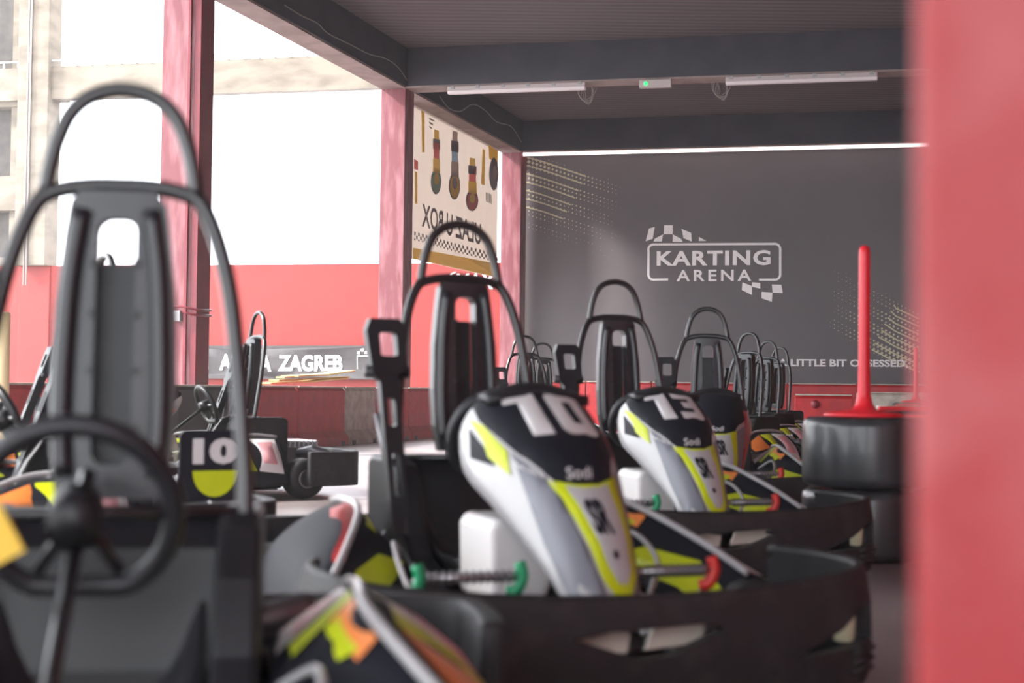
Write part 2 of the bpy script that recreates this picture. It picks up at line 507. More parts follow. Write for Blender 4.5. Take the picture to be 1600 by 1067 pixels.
# roof: slab, side beam along the pillars, beams across
mb = MB()
a = pil(-6, .1); b = pil(31.5, .1)
mb.prism([(a.x, a.y), (a.x + 14, a.y), (b.x + 13, b.y - 2), (b.x, b.y)], ZS, ZS + .3, M['slab'])
o = mb.build('ceiling', loc=(a.x, a.y, ZS)); o['kind'] = 'structure'
def beam_side(d0, d1):
    mb = MB()
    P0 = pil(d0); L = (pil(d1) - P0).length
    frame_box(mb, P0, DU, 0, L, CR, .02, .42, ZB, ZS + .7, M['beam'])
    frame_box(mb, P0, DU, 0, L, CR, .0, .40, ZB - .03, ZB, M['soffit'])
    return mb
o = beam_side(-6, 31.2).build('trim_1'); o['kind'] = 'structure'
n = 2
for d in (-2.5, 4.1, 10.8, 17.38, 24.0, 30.4):
    mb = MB(); P = pil(d)
    frame_box(mb, P, CR, .4, 13.2, NR, 0, .4, ZB, ZS, M['beam'])
    frame_box(mb, P, CR, .4, 13.2, NR, .0, .4, ZB - .03, ZB, M['soffit'])
    o = mb.build('trim_%d' % n); o['kind'] = 'structure'; n += 1
# unseen right wall, added to block light and for reflections
mb = MB(); frame_box(mb, Vector((4.2, 0, 0)), DU, -6, 30, CR, 0, .2, 0, ZS, M['wall_red'])
tag(mb.build('added_wall_right'), kind='structure')

# near pillar
root = empty('pillar', Vector((.225, .86, 0))); root['kind'] = 'structure'; root['label'] = 'blurred red pillar in the near right foreground'
mb = MB(); frame_box(mb, Vector((0, 0, 0)), CR, 0, .38, DU, 0, .38, 0, ZB, M['near_red'])
mb.build('pillar_shaft', root, bevel=.012, segs=3)
mb = MB(); mb.tube([(.02, .02, .62), (-.01, .0, .845), (.03, -.006, .85)], .0025, M['cable'], 6)

# ------------------------------------------------------------------ prints on the mural wall
F1 = wall_fn(.006); F2 = wall_fn(.014)
lg = MB()
def wpoly(mbx, pts, m, fn=F1): mbx.region([wall_ab(*p) for p in pts], m, fn, smooth=False)
# rounded frame (open at the bottom) as strokes
def stroke(mbx, pts, w, m, fn=F1):
    ab = [Vector(wall_ab(*p)) for p in pts]; L = []; Rr = []
    for i, p in enumerate(ab):
        t = (ab[min(i + 1, len(ab) - 1)] - ab[max(i - 1, 0)]).normalized(); nn = Vector((-t.y, t.x)) * w
        L.append(p + nn); Rr.append(p - nn)
    n = len(ab)
    mbx.add([fn(*p) for p in L + Rr], [(i, i + 1, n + i + 1, n + i) for i in range(n - 1)], m)
def arc(cx, cy, r, a0, a1, n=6): return [(cx + r * math.cos(math.radians(a0 + (a1 - a0) * k / n)), cy - r * math.sin(math.radians(a0 + (a1 - a0) * k / n))) for k in range(n + 1)]
fr = [(1044, 436.5), (1021, 437)] + arc(1021, 429, 8, 270, 180) + [(1013.3, 392)] + arc(1021, 390, 8, 180, 90) + [(1210, 381)] + arc(1211, 389, 8, 90, 0) + [(1219, 428)] + arc(1211, 429, 8, 0, -90) + [(1186, 437)]
stroke(lg, fr, .022, M['print_white'])
def wtext(mbx, t, x0, y0, x1, y1, m, **k):
    a0, b0 = wall_ab(x0, y1); a1, b1 = wall_ab(x1, y0)
    mbx.text(t, (a0, b0, a1, b1), m, F1, **k)
wtext(lg, 'KARTING', 1026, 390.5, 1204, 415.5, M['print_white'], bold=.032, spacing=1.12)
wtext(lg, 'ARENA', 1057, 421, 1174, 439.5, M['print_white'], bold=.02, spacing=1.35)
for q in ([(1014,357),(1023,354.5),(1020,373),(1009,377)], [(1023,373),(1036,366),(1034,377.5),(1021,377.5)], [(1038,352),(1051,352),(1051,366),(1037,366)],
          [(1051,366),(1064,373),(1067,378),(1051,378)], [(1065,357.5),(1080,364),(1081,377.5),(1068,372)], [(1092,370),(1104,376.5),(1092,376.5)],
          [(1160,441),(1175,447),(1175,461),(1159,453)], [(1175,441),(1188,442),(1188,451),(1175,448)], [(1190,456),(1207,457),(1206,471.5),(1190,466)], [(1206,444.5),(1221,445),(1223,458),(1207,457)]):
    wpoly(lg, q, M['print_white'])
o = lg.build('wall_logo'); tag(o, 'white wall logo of a framed two-line name with chequered flags', 'logo')
F1 = F2; sl = MB(); wtext(sl, 'A LITTLE BIT OBSESSED,', 1216, 562, 1419, 574, M['print_white'], bold=.035)
tag(sl.build('wall_slogan'), 'white slogan printed low on the right of the dark wall', 'lettering')
F1 = wall_fn(.006)
# halftone corners
def halftone(name, lab, orig, du, dv, nu, nv, fade):
    mb = MB()
    for i in range(nu):
        for j in range(nv):
            px = orig[0] + du[0] * i + dv[0] * j; py = orig[1] + du[1] * i + dv[1] * j
            if not (818 < px < 1436 and 244 < py < 584): continue
            r = fade(i / nu, j / nv)
            if r < .12: continue
            a, b = wall_ab(px, py); r *= .042
            mb.add([F1(a - r, b), F1(a, b - r), F1(a + r, b), F1(a, b + r)], [(0, 1, 2, 3)], M['print_cream'])
    return mb
hb = halftone('h', '', (814, 236), (6.2, 2.0), (0, 6.4), 26, 20, lambda i, j: max(0, (1 - i) * (1 - j)) ** .6 * (1.0 if (int(j * 20) % 4) else .3) + random.uniform(-.12, .08))
for k in range(7):
    y = 244 + k * 13
    stroke(hb, [(817, y), (850, y + 9), (880 + 6 * (6 - k), y + 20 + 2 * (6 - k))], .013, M['print_cream'])
tag(hb.build('halftone_print'), 'cream halftone dots and streaks at the upper left of the dark wall', 'wall print')
hb = halftone('h', '', (1440, 590), (-6.2, -3.2), (0, -6.4), 24, 17, lambda i, j: max(0, (1 - i) * (1 - j * .85)) ** .6 * (1.0 if (int(j * 17) % 4) else .3) + random.uniform(-.12, .08))
for k in range(8):
    y = 582 - k * 12
    stroke(hb, [(1436, y), (1400, y - 16), (1362 + 5 * k, y - 36 + 2 * k)], .013, M['print_cream'])
tag(hb.build('halftone_print'), 'cream halftone dots and streaks at the lower right of the dark wall', 'wall print')
# light strip over the mural
mb = MB(); q0 = pil(30.4) + NR * .04 + Vector((0, 0, ZB - .065))
mb.tube([q0 + CR * .43, q0 + CR * 8.6], .034, M['strip'], 8)
tag(mb.build('light_strip'), 'long glowing light strip along the top of the dark logo wall', 'light')
# red steel edge at right of the mural
ar, _ = wall_ab(1443, 400)
mb = MB(); frame_box(mb, PW, CR, ar, ar + .05, NR, -.08, 0, 0, 5.4, M['paint_dark']); frame_box(mb, PW, CR, ar + .05, ar + .6, NR, -.3, 0, 0, 5.4, M['paint_red'])
tag(mb.build('trim_9'), kind='structure')

# ------------------------------------------------------------------ lamps and cables under the front beam
BF = pil(24.0)
def beam_pt(px, z, off=-.0):
    v = ray(px, 130); o = Vector((0, 0, CAM_H)); t = (BF + NR * off - o).dot(NR) / v.dot(NR); p = o + v * t; p.z = z
    return p
def batten(px0, px1, lab):
    p0 = beam_pt(px0, ZB - .12, .05); p1 = beam_pt(px1, ZB - .12, .05); L = (p1 - p0).length
    r = empty('fluorescent_lamp', p0, -TH); tag(r, lab, 'lamp', 'unlit tube lamps under the front beam')
    mb = MB(); mb.box((0, -.05, .03), (L, .07, .09), M['lamp_body'])
    for k in range(6):
        x = L * (.04 + .92 * k / 5); mb.box((x - .03, -.06, .05), (x + .03, .08, .10), M['elec'])
    mb.build('housing', r, bevel=.006)
    mb = MB(); mb.prism([(-.045, -.02), (.065, -.02), (.055, -.07), (-.035, -.07)], 0, L, M['tube_light'], lambda a, b, h: (h, a, b + .05)); mb.build('diffuser', r, bevel=.01)
batten(700, 915, 'left unlit tube lamp under the front ceiling beam')
batten(1134, 1371, 'right unlit tube lamp under the front ceiling beam')
p0 = beam_pt(999, ZB - .12, .0); p1 = beam_pt(1049, ZB - .12, .0)
r = empty('emergency_lamp', p0, -TH); tag(r, 'small emergency lamp box with green light under the front beam', 'lamp')
mb = MB(); mb.box((0, -.02, -.03), ((p1 - p0).length, .08, .09), M['lamp_body']); mb.build('housing', r, bevel=.01)
mb = MB(); mb.lathe([(0, .012), (.028, .01), (.03, 0)], M['led'], Matrix.Translation((.1, -.02, .03)) @ Matrix.Rotation(PI / 2, 4, 'X'), 14); mb.build('green_led', r)['label'] = 'green glowing indicator'
def coil(px, lab):
    c = beam_pt(px, ZB - .02, .28); mb = MB()
    for k in range(5):
        pts = []
        for i in range(9):
            a = PI * i / 8; w = .07 + .015 * k
            pts.append(c + CR * (-w * math.cos(a)) + Vector((0, -.01 * k, -.03 - (.2 + .02 * k) * math.sin(a))) + CR * .03 * math.sin(3 * a + k))
        mb.tube(catmull(pts, 3), .005, M['cable'], 5)
    tag(mb.build('cable_coil'), lab, 'cable')
coil(918, 'thin cable loop hanging at the right end of the left tube lamp')
coil(1128, 'bundle of cable hanging at the left end of the right tube lamp')
def pcable(pts, r, name, lab, off=.43):
    """cable on the inner face of the side beam"""
    out = []; n = DU.cross(Vector((0, 0, 1)))
    P0 = pil(0, off + .0) 
    for px, py in pts:
        v = ray(px, py); o = Vector((0, 0, CAM_H)); t = (P0 - o).dot(n) / v.dot(n); out.append(o + v * t)
    mb = MB(); mb.tube(catmull(out, 5), r, M['cable'], 5); tag(mb.build(name), lab, 'cable')
pcable([(444, 8), (470, 24), (495, 36), (512, 52), (548, 70), (575, 84), (603, 92), (622, 106), (637, 128), (645, 140)], .012, 'cable', 'pale cable sagging along the dark side beam before the middle pillar')
pcable([(686, 150), (700, 168), (718, 174), (738, 163), (757, 172), (775, 190), (797, 197), (808, 211), (814, 222)], .013, 'cable', 'pale cable sagging along the dark side beam towards the logo wall')

# ------------------------------------------------------------------ banner with mirrored print
BN = DU.cross(Vector((0, 0, 1)))
BP = pil(0, .05)
def ban_ab(px, py):
    v = ray(px, py); o = Vector((0, 0, CAM_H)); t = (BP - o).dot(BN) / v.dot(BN); p = o + v * t
    return (p - BP).dot(DU), p.z
def ban_fn(off): return lambda a, b: BP + DU * a + BN * (off + .02 * math.sin(a * 1.7)) + Vector((0, 0, b))
if (Vector((0, 0, 0)) - BP).dot(BN) < 0: SG = -1
else: SG = 1
r = empty('hanging_banner', BP + DU * 27); tag(r, 'cream banner seen from behind with mirrored lettering and yellow hem', 'banner')
INV = Matrix.Translation(-r.location)
def bb(mb, name): o = mb.build(name, r); o.matrix_parent_inverse = INV; return o
b_l = ban_ab(645, 395)[0]; b_r = ban_ab(776, 400)[0]
zlo = ban_ab(645, 405)[1]; zlo2 = ban_ab(776, 434)[1]
mb = MB(); mb.region([(b_l - .3, zlo), (b_r, zlo2), (b_r, 5.47), (b_l - .3, 5.47)], M['cloth'], ban_fn(0), step=(.4, .6)); bb(mb, 'cloth')
G1 = ban_fn(SG * .008); G2 = ban_fn(SG * .012); G3 = ban_fn(SG * .016)
def bpoly(mb, pts, m, fn=None): mb.region([ban_ab(*p) for p in pts], m, fn or G1, step=(.5, .5))
mb = MB(); bpoly(mb, [(643, 387), (643, 404), (776, 433), (776, 412)], M['ban_yellow']); bb(mb, 'yellow_hem')
mb = MB()
for k in range(44):
    x = 645 + k * 3.0
    if x > 774: break
    y = 362 + (x - 645) * .27; s = 5.2
    yy = y + (s if k % 2 else 0)
    bpoly(mb, [(x, yy), (x + 2.4, yy + .6), (x + 2.4, yy + s + .6), (x, yy + s)], M['ban_grey'])
    if k % 2 == 0: bpoly(mb, [(x, yy + 2 * s), (x + 2.2, yy + 2 * s + .6), (x + 2.2, yy + 2.6 * s), (x, yy + 2.6 * s)], M['ban_grey'])
bb(mb, 'chequer_band')
mb = MB()
def btext(t, x0, x1, ytop, ybot, m, fn=G1, **k):
    a0, zt0 = ban_ab(x0, ytop[0]); a1, zt1 = ban_ab(x1, ytop[1]); _, zb0 = ban_ab(x0, ybot[0]); _, zb1 = ban_ab(x1, ybot[1])
    def g(a, b):
        s = (a - a0) / (a1 - a0); lo = zb0 + (zb1 - zb0) * s; hi = zt0 + (zt1 - zt0) * s
        return fn(a, lo + (hi - lo) * b)
    mb.text(t, (a0, 0, a1, 1), m, g, mirror=True, **k)
btext('ULAZ U BOX', 657, 750, (317, 350), (354, 383), M['ban_grey'], bold=.02)
bb(mb, 'mirrored_lettering')
def kart_print(cx, top, bot, c1, c2, c3):
    h = bot - top
    mb.region([ban_ab(cx + 9 * math.cos(a), bot - h * .2 + h * .2 * math.sin(a)) for a in [2 * PI * k / 16 for k in range(16)]], M['ban_grey'], G1)
    mb.region([ban_ab(cx + 7.5 * math.cos(a), bot - h * .19 + h * .17 * math.sin(a)) for a in [2 * PI * k / 16 for k in range(16)]], c1, G2)
    mb.region([ban_ab(cx + 4 * math.cos(a), bot - h * .24 + h * .09 * math.sin(a)) for a in [2 * PI * k / 12 for k in range(12)]], c3, G3)
    for s, e, w, c in ((.0, .14, 4, c3), (.14, .3, 6, M['ban_grey']), (.2, .44, 5, c2), (.44, .66, 6, c3)):
        bpoly(mb, [(cx - w, top + h * s), (cx + w, top + h * s + 2), (cx + w, top + h * e + 2), (cx - w, top + h * e)], c, G3)
mb = MB()
kart_print(680, 202, 304, M['ban_green'], M['ban_red'], M['ban_yellow'])
kart_print(711, 204, 312, M['ban_yellow'], M['ban_blue'], M['cloth'])
kart_print(737, 246, 330, M['ban_red'], M['ban_red'], M['ban_yellow'])
bpoly(mb, [(656, 172), (661, 176), (661, 238), (657, 238)], M['ban_yellow'])
bpoly(mb, [(645, 248), (651, 252), (651, 266), (645, 264)], M['ban_red'])
bpoly(mb, [(646, 268), (650, 269), (650, 318), (646, 318)], M['ban_yellow'])
bpoly(mb, [(752, 232), (756, 235), (755, 290), (750, 288)], M['ban_yellow'])
bpoly(mb, [(761, 226), (777, 236), (777, 256), (762, 248)], M['ban_yellow'])
mb.region([ban_ab(770 + 8 * math.cos(a), 272 + 26 * math.sin(a)) for a in [2 * PI * k / 16 for k in range(16)]], M['ban_grey'], G1)
mb.region([ban_ab(771 + 3.5 * math.cos(a), 270 + 11 * math.sin(a)) for a in [2 * PI * k / 16 for k in range(16)]], M['cloth'], G2)
for k in range(4): bpoly(mb, [(757 + k * 2.4, 300 + k), (758.4 + k * 2.4, 301 + k), (758.8 + k * 2.4, 316 + k), (757.4 + k * 2.4, 315 + k)], M['ban_grey'])
for k in range(3): bpoly(mb, [(668, 184 + k * 6), (677 - 2 * k, 188 + k * 6), (677 - 2 * k, 190 + k * 6), (669, 187 + k * 6)], M['ban_grey'])
bb(mb, 'printed_karts')

# lettering on the outer wall behind the banner
def out_ab(px, py):
    v = ray(px, py); o = Vector((0, 0, CAM_H)); t = (PO - o).dot(NR) / v.dot(NR); p = o + v * t
    return (p - PO).dot(CR), p.z
def out_fn(off): return lambda a, b: PO + CR * a - NR * off + Vector((0, 0, b))
mb = MB(); a0, b0 = out_ab(710, 452); a1, b1 = out_ab(775, 427); mb.text('MAX', (a0, b0, a1, b1), M['print_white'], out_fn(.03), bold=.03, shear=.2)
H = out_fn(.03); pts = [out_ab(*p) for p in ((712, 424), (704, 428), (700, 438), (704, 450), (708, 452), (704.5, 445), (704, 436), (707, 429), (713, 426))]
mb.region(pts, M['print_white'], H)
tag(mb.build('wall_lettering'), 'white lettering on the red wall just below the mirrored banner', 'lettering')
# dark banner low on the outer wall
r = empty('wall_banner', PO); tag(r, 'long dark grey vinyl banner with white lettering on the red wall', 'banner')
a0, zt = out_ab(190, 538); a1, _ = out_ab(592, 538); _, zb = out_ab(400, 591)
def wv(off): return lambda a, b: PO + CR * a - NR * (off + .03 * math.sin(a * 2.1) + .015 * math.sin(b * 9 + a)) + Vector((0, 0, b - .03 * abs(math.sin(a * .75))))
mb = MB(); mb.region([(a0, zb), (a1, zb), (a1, zt), (a0, zt)], M['banner'], wv(.1), step=(.3, .2), both=wv(.09))
o = mb.build('vinyl_sheet', r); o.matrix_parent_inverse = Matrix.Translation(-r.location)
mb = MB()
for t, x0, x1 in (('KARTING', 208, 329), ('ARENA', 345, 428), ('ZAGREB', 438, 537)):
    p0, q0 = out_ab(x0, 578); p1, q1 = out_ab(x1, 553); mb.text(t, (p0, q0, p1, q1), M['print_white'], wv(.115), bold=.04, split=.3)
for x, y in ((560, 549), (566, 545), (572, 549), (578, 545)):
    p, q = out_ab(x, y); mb.region([(p, q), (p + .07, q + .02), (p + .07, q - .06), (p, q - .05)], M['print_white'], wv(.115), smooth=False)
for seg in (((560, 556), (560, 575)), ((560, 556), (584, 556)), ((584, 556), (584, 575))):
    (x0, y0), (x1, y1) = seg; p, q = out_ab(x0, y0); p2, q2 = out_ab(x1, y1)
    mb.region([(p - .01, q + .01), (p2 + .01, q + .01), (p2 + .01, q2 - .01), (p - .01, q2 - .01)], M['print_white'], wv(.115), smooth=False)
o = mb.build('white_lettering', r); o.matrix_parent_inverse = Matrix.Translation(-r.location)

# ------------------------------------------------------------------ track barriers
def barrier(P, L, rz, m, lab, group, h=.79, w=.3, hole=False):
    r = empty('track_barrier', P, rz); tag(r, lab, 'barrier', group)
    mb = MB(); mb.prism([(0, 0), (w, 0), (w, .12), (w - .06, .2), (w - .06, h - .06), (w - .09, h - .02), (.09, h - .02), (.06, h - .06), (.06, .2), (0, .12)], 0, L - .02, m, lambda a, b, c: (c, -a, b))
    mb.build('body', r, bevel=.008)
    mb = MB(); mb.box((.01, -w + .05, h - .02), (L - .03, -.05, h), M['barrier_white']); mb.build('lit_top_cap', r, bevel=.005)  # pale cap; along the side row it paints in the sunlit tops
    for x in (.18, L - .2):
        mb = MB(); mb.box((x - .06, -w - .004, .0), (x + .06, -w + .03, .06), M['barrier_black']); mb.build('forklift_slot', r)
    if hole: mb = MB(); mb.lathe([(0, .01), (.06, .01), (.06, 0)], M['paint_dark'], Matrix.Translation((L * .35, -w + .055, h * .82)) @ Matrix.Rotation(PI / 2, 4, 'X'), 14); mb.build('round_hole', r)
    return r
rz_du = math.atan2(DU.y, DU.x)
seq = [(13.2, 'r'), (14.5, 'b'), (15.5, 'w'), (15.95, 'b'), (18.1, 'r'), (19.4, 'r'), (20.9, 'w'), (22.0, 'r'), (23.3, 'r'), (24.6, 'w'), (25.9, 'r'), (27.2, 'r'), (28.4, 'w'), (29.0, None)]
names = {'r': ('barrier_red', 'red'), 'w': ('barrier_white', 'off-white'), 'b': ('barrier_black', 'black')}
desc = ['red barrier block at the left end of the side row', 'black barrier block next to the left end of the side row', 'narrow off-white barrier block beside the first pillar',
        'long black barrier block right of the first pillar', 'red barrier block under the word ARENA of the wall banner', 'red barrier block under the word ZAGREB of the wall banner',
        'off-white barrier block under the tan scrap boards', 'red barrier block in front of the middle pillar', 'red barrier block right of the middle pillar',
        'off-white barrier block under the mirrored banner', 'red barrier block beyond the off-white one under the mirrored banner', 'red barrier block near the far end of the side row',
        'off-white barrier block at the far end of the side row']
for i in range(len(seq) - 1):
    d0, c = seq[i]; d1 = seq[i + 1][0]
    P = pil(d0, .52); P1 = pil(d1, .52)
    barrier(P, (P1 - P).length, rz_du, M[names[c][0]], desc[i], 'barrier blocks along the pillar side')
P0 = PW - NR * 1.3 + CR * .4
for i in range(7):
    lab = ['first', 'second', 'third', 'fourth', 'fifth', 'sixth', 'seventh'][i] + ' red barrier from the left in front of the logo wall'
    barrier(P0 + CR * 1.25 * i, 1.25, -TH, M['barrier_red'], lab, 'barrier blocks in front of the logo wall', h=.95)
q = at(1243, 614, 21.0); q.z = 0
barrier(q, .78, -TH, M['barrier_red'], 'bright red barrier block with a round hole behind the tyre stack', 'barrier blocks by the tyre stacks', h=.76, hole=True)

for px, d, L, lab in ((1338, 22.5, 1.3, 'off-white barrier block just right of the block with the round hole'), (1345, 25.0, 1.5, 'off-white barrier block below the last word of the slogan')):
    q = at(px, 614, d); q.z = 0
    barrier(q, L, -TH, M['barrier_red'] if d > 24 else M['barrier_white'], lab if d < 24 else 'red barrier block with a pale cap below the last word of the slogan', 'barrier blocks by the tyre stacks', h=.80)
# scrap boards on the barrier
q = pil(21.6, .22); q.z = .79
bd = MB()
for k, (a0, a1, w, z, t) in enumerate(((-2.1, .5, .1, .02, .03), (-1.8, .6, .07, .06, -.05), (-1.3, .7, .12, .12, .06), (-1.6, -.1, .06, .1, -.1))):
    p = [q + DU * a0 + Vector((0, 0, z)), q + DU * ((a0 + a1) / 2) + Vector((0, 0, z + .03)), q + DU * a1 + Vector((0, 0, z + .08 + t * .3))]
    for i in range(2):
        u = p[i + 1] - p[i]; ww = CR * w
        bd.add([p[i] - ww, p[i + 1] - ww, p[i + 1] + ww, p[i] + ww] + [x + Vector((0, 0, .02)) for x in (p[i] - ww, p[i + 1] - ww, p[i + 1] + ww, p[i] + ww)],
               [(0, 3, 2, 1), (4, 5, 6, 7), (0, 1, 5, 4), (1, 2, 6, 5), (2, 3, 7, 6), (3, 0, 4, 7)], M['card'])
tag(bd.build('scrap_boards'), 'crumpled tan boards lying on top of the side barrier', 'board')
q = at(3, 600, 12.9); q.z = 0
mb = MB(); mb.lathe([(0, 0), (.06, 0), (.06, 1.36), (.05, 1.38), (0, 1.38)], M['post_cream'], None, 20)
o = mb.build('marker_post'); o.location = q; tag(o, 'cream round post at the left edge of the photo', 'post')

# ------------------------------------------------------------------ tyre stacks and posts
def tyre_mb():
    mb = MB(); R = .295; h = .333
    mb.lathe([(.15, .02), (.16, .005), (R - .03, .004), (R - .006, .02), (R, .05), (R, h - .05), (R - .006, h - .02), (R - .03, h - .004), (.16, h - .005), (.15, h - .02), (.15, .02)], M['stack_tyre'], None, 56)
    return mb
q = at(1352, 650, 7.3); q.z = 0
t0 = tyre_mb().build('tyre'); t0.location = q
tag(t0, 'lower black tyre of the near stack beside the red foreground pillar', 'tyre', 'tyres of the near stack')
t1 = t0.copy(); COL.objects.link(t1); t1.location = q + Vector((0, 0, .336)); t1['label'] = 'upper black tyre of the near stack carrying the red post'
def flex_post(P, s=1.0, lab='', H=.81):
    r = empty('flexible_post', P); tag(r, lab, 'post', 'red flexible posts')
    mb = MB(); mb.lathe([(0, 0), (.185, 0), (.19, .01), (.16, .022), (.06, .032), (.04, .06), (.032, .1)], M['post_red'], None, 32); mb.build('base_plate', r)
    mb = MB(); mb.lathe([(.036, .05), (.030, .12), (.0275, .3), (.0265, H - .04), (.024, H - .015), (.014, H - .002), (0, H)], M['post_red'], None, 24); mb.build('pole', r)
    return r
pz = .336 + .333
flex_post(q + Vector((-.02, -.06, pz)), 1, 'tall red flexible post standing on the near tyre stack')
# flat red connector strap from stack to stack
mb = MB(); frame_box(mb, q + Vector((.05, .02, 0)), CR, .12, .55, DU, -.04, .04, pz + .0, pz + .012, M['post_red'])
tag(mb.build('connector_strap'), 'flat red strap on top of the near tyre stack', 'strap')
rng = random.Random(3)
far = [(1430, 9.8), (1448, 12.0), (1500, 14.3)]
for i, (px, d) in enumerate(far):
    p = at(px + (20 if i < 2 else 0), 640, d); p.z = 0
    g = 'tyres in the row behind the near stack'
    for k in range(2):
        t = t0.copy(); COL.objects.link(t); t.location = p + Vector((0, 0, .336 * k)); t['group'] = g
        t['label'] = ('upper' if k else 'lower') + ' tyre of the ' + ['first', 'second', 'third', 'fourth', 'fifth'][i] + ' stack behind the near tyre stack'
        t['category'] = 'tyre'
    cap = MB(); cap.box((-.3, -.14, pz + .002), (.34, .14, pz + .035), M['barrier_white']); cap.box((-.36, -.2, pz + .002), (.1, -.145, pz + .03), M['post_red'])
    c = cap.build('stack_cover', bevel=.01); c.location = (p.x, p.y, 0); c.rotation_euler = (0, 0, -.1 * i)
    tag(c, 'white board with red edge on the ' + ['first', 'second', 'third', 'fourth', 'fifth'][i] + ' stack behind the near tyre stack', 'board', 'boards on the tyre stacks')
p = at(1431, 610, 19.5); p.z = 0
t = t0.copy(); COL.objects.link(t); t.location = p; t['label'] = 'lower tyre under the distant red post'; t['group'] = 'tyres under the distant post'
t = t0.copy(); COL.objects.link(t); t.location = p + Vector((0, 0, .336)); t['label'] = 'upper tyre under the distant red post'; t['group'] = 'tyres under the distant post'
flex_post(p + Vector((0, 0, pz)), 1, 'distant red flexible post at the right end of the slogan', H=.70)

# ------------------------------------------------------------------ the kart (nose towards -Y, origin on the floor below the roll hoop)
FK = [0, .08, .2, .4, .6, .8, 1]
def smooth_tab(V):
    return V
SF = [.66, .68, .76, .92, 1.07, 1.19, 1.28]; SZ = [.74, .782, .755, .67, .56, .41, .25]; SW = [.15, .165, .20, .215, .18, .135, .10]
SB = [.02, .05, .12, .2, .2, .13, .06]; SD = [.04, .06, .09, .12, .10, .06, .02]
def cinterp(v, V):
    K = FK
    if v <= 0: return V[0]
    if v >= 1: return V[-1]
    for i in range(len(K) - 1):
        if v <= K[i + 1]:
            h = K[i + 1] - K[i]; t = (v - K[i]) / h
            def sl(j):
                if j == 0: return (V[1] - V[0]) / (K[1] - K[0])
                if j == len(K) - 1: return (V[-1] - V[-2]) / (K[-1] - K[-2])
                return (V[j + 1] - V[j - 1]) / (K[j + 1] - K[j - 1])
            m0, m1 = sl(i) * h, sl(i + 1) * h
            return (2*t**3 - 3*t*t + 1) * V[i] + (t**3 - 2*t*t + t) * m0 + (-2*t**3 + 3*t*t) * V[i + 1] + (t**3 - t*t) * m1
def fair(u, v):
    au = abs(u)
    return Vector((cinterp(v, SW) * math.sin(1.2 * u) / math.sin(1.2), -(cinterp(v, SF) - cinterp(v, SB) * au ** 2.2), cinterp(v, SZ) - cinterp(v, SD) * au ** 2.5))
def fair_off(h):
    def g(u, v):
        e = .01; a = fair(u + e, v) - fair(u - e, v); b = fair(u, min(v + e, 1)) - fair(u, max(v - e, 0)); n = b.cross(a)
        if n.length > 0: n.normalize()
        p = fair(u, v)
        if n.dot(Vector((.6 * u, -1, .8))) < 0: n = -n
        return p + n * h
    return g
def uvpoly(mb, pts, m, h=.003, smooth_pts=False):
    if smooth_pts: pts = [(p.x, p.y) for p in catmull([(a, b, 0) for a, b in pts], 4, True)]
    mb.region(pts, m, fair_off(h), step=(.09, .05))

def number_part(txt, parent):
    mb = MB()
    D = {'1': ([(.0, .78), (.0, 1), (.85, 1), (.85, 0), (.35, 0), (.35, .78)], []),
         '0': ([(.12, 0), (0, .1), (0, .9), (.12, 1), (.88, 1), (1, .9), (1, .1), (.88, 0)], [[(.38, .24), (.62, .24), (.62, .76), (.38, .76)]]),
         '3': ([(0, 0), (0, .24), (.62, .24), (.62, .38), (.25, .38), (.25, .62), (.62, .62), (.62, .76), (0, .76), (0, 1), (.88, 1), (1, .9), (1, .58), (.92, .5), (1, .42), (1, .1), (.88, 0)], [])}
    for ch, (x0, x1) in zip(txt, ((-.46, -.04), (.0, .42))):
        o_, h_ = D[ch]
        sc = lambda p: (x0 + (x1 - x0) * p[0], .425 - .245 * p[1])
        mb.region([sc(p) for p in o_], M['number'], fair_off(.0065), [[sc(p) for p in h] for h in h_], step=(.06, .04))
    o = mb.build('race_number', parent); o['label'] = 'pale number ' + txt
    return o

BUMP_L = [(-.66, -.86), (-.71, -1.02), (-.71, -1.2), (-.66, -1.33), (-.5, -1.40), (-.25, -1.44), (0, -1.45), (.25, -1.44), (.5, -1.40), (.66, -1.33), (.71, -1.2), (.71, -1.02), (.66, -.86)]
BPTS = catmull([(x, y, 0) for x, y in BUMP_L], 8)
BCUM = [0]
for i in range(1, len(BPTS)): BCUM.append(BCUM[-1] + (BPTS[i] - BPTS[i - 1]).length)
BL = BCUM[-1]
def bump_pt(s, z, off=0):
    """s from -BL/2 to BL/2 along the bumper, z its height"""
    t = min(max(s + BL / 2, 0), BL)
    import bisect
    i = min(max(bisect.bisect_right(BCUM, t), 1), len(BPTS) - 1)
    a = (t - BCUM[i - 1]) / max(BCUM[i] - BCUM[i - 1], 1e-9)
    p = BPTS[i - 1].lerp(BPTS[i], a)
    j0, j1 = max(i - 2, 0), min(i + 1, len(BPTS) - 1)
    tg = (BPTS[j1] - BPTS[j0]).normalized(); n = Vector((tg.y, -tg.x, 0))
    prof = .035 * math.cos((z - .15) / .15 * 1.1)
    zz = z
    if z > .2: zz = z + .045 * (min(1, abs(s) / .75) ** 2)
    return Vector((p.x, p.y, zz)) + n * (prof + off)

def wheel(parent, x, y, r, w):
    mb = MB(); Mx = Matrix.Translation((x, y, r)) @ Matrix.Rotation(PI / 2, 4, 'Y')
    h = w / 2
    mb.lathe([(.065, -h + .01), (r - .025, -h), (r - .006, -h + .02), (r, -h + .04), (r, h - .04), (r - .006, h - .02), (r - .025, h), (.065, h - .01)], M['tyre'], Mx, 28)
    o = mb.build('wheel', parent)
    mb = MB(); mb.lathe([(0, -h + .04), (.03, -h + .03), (.05, -h + .01), (.066, -h + .005), (.066, h - .005), (.05, h - .01), (.03, h - .03), (0, h - .04)], M['engine'], Mx, 20)
    mb.build('rim', o)
    return o

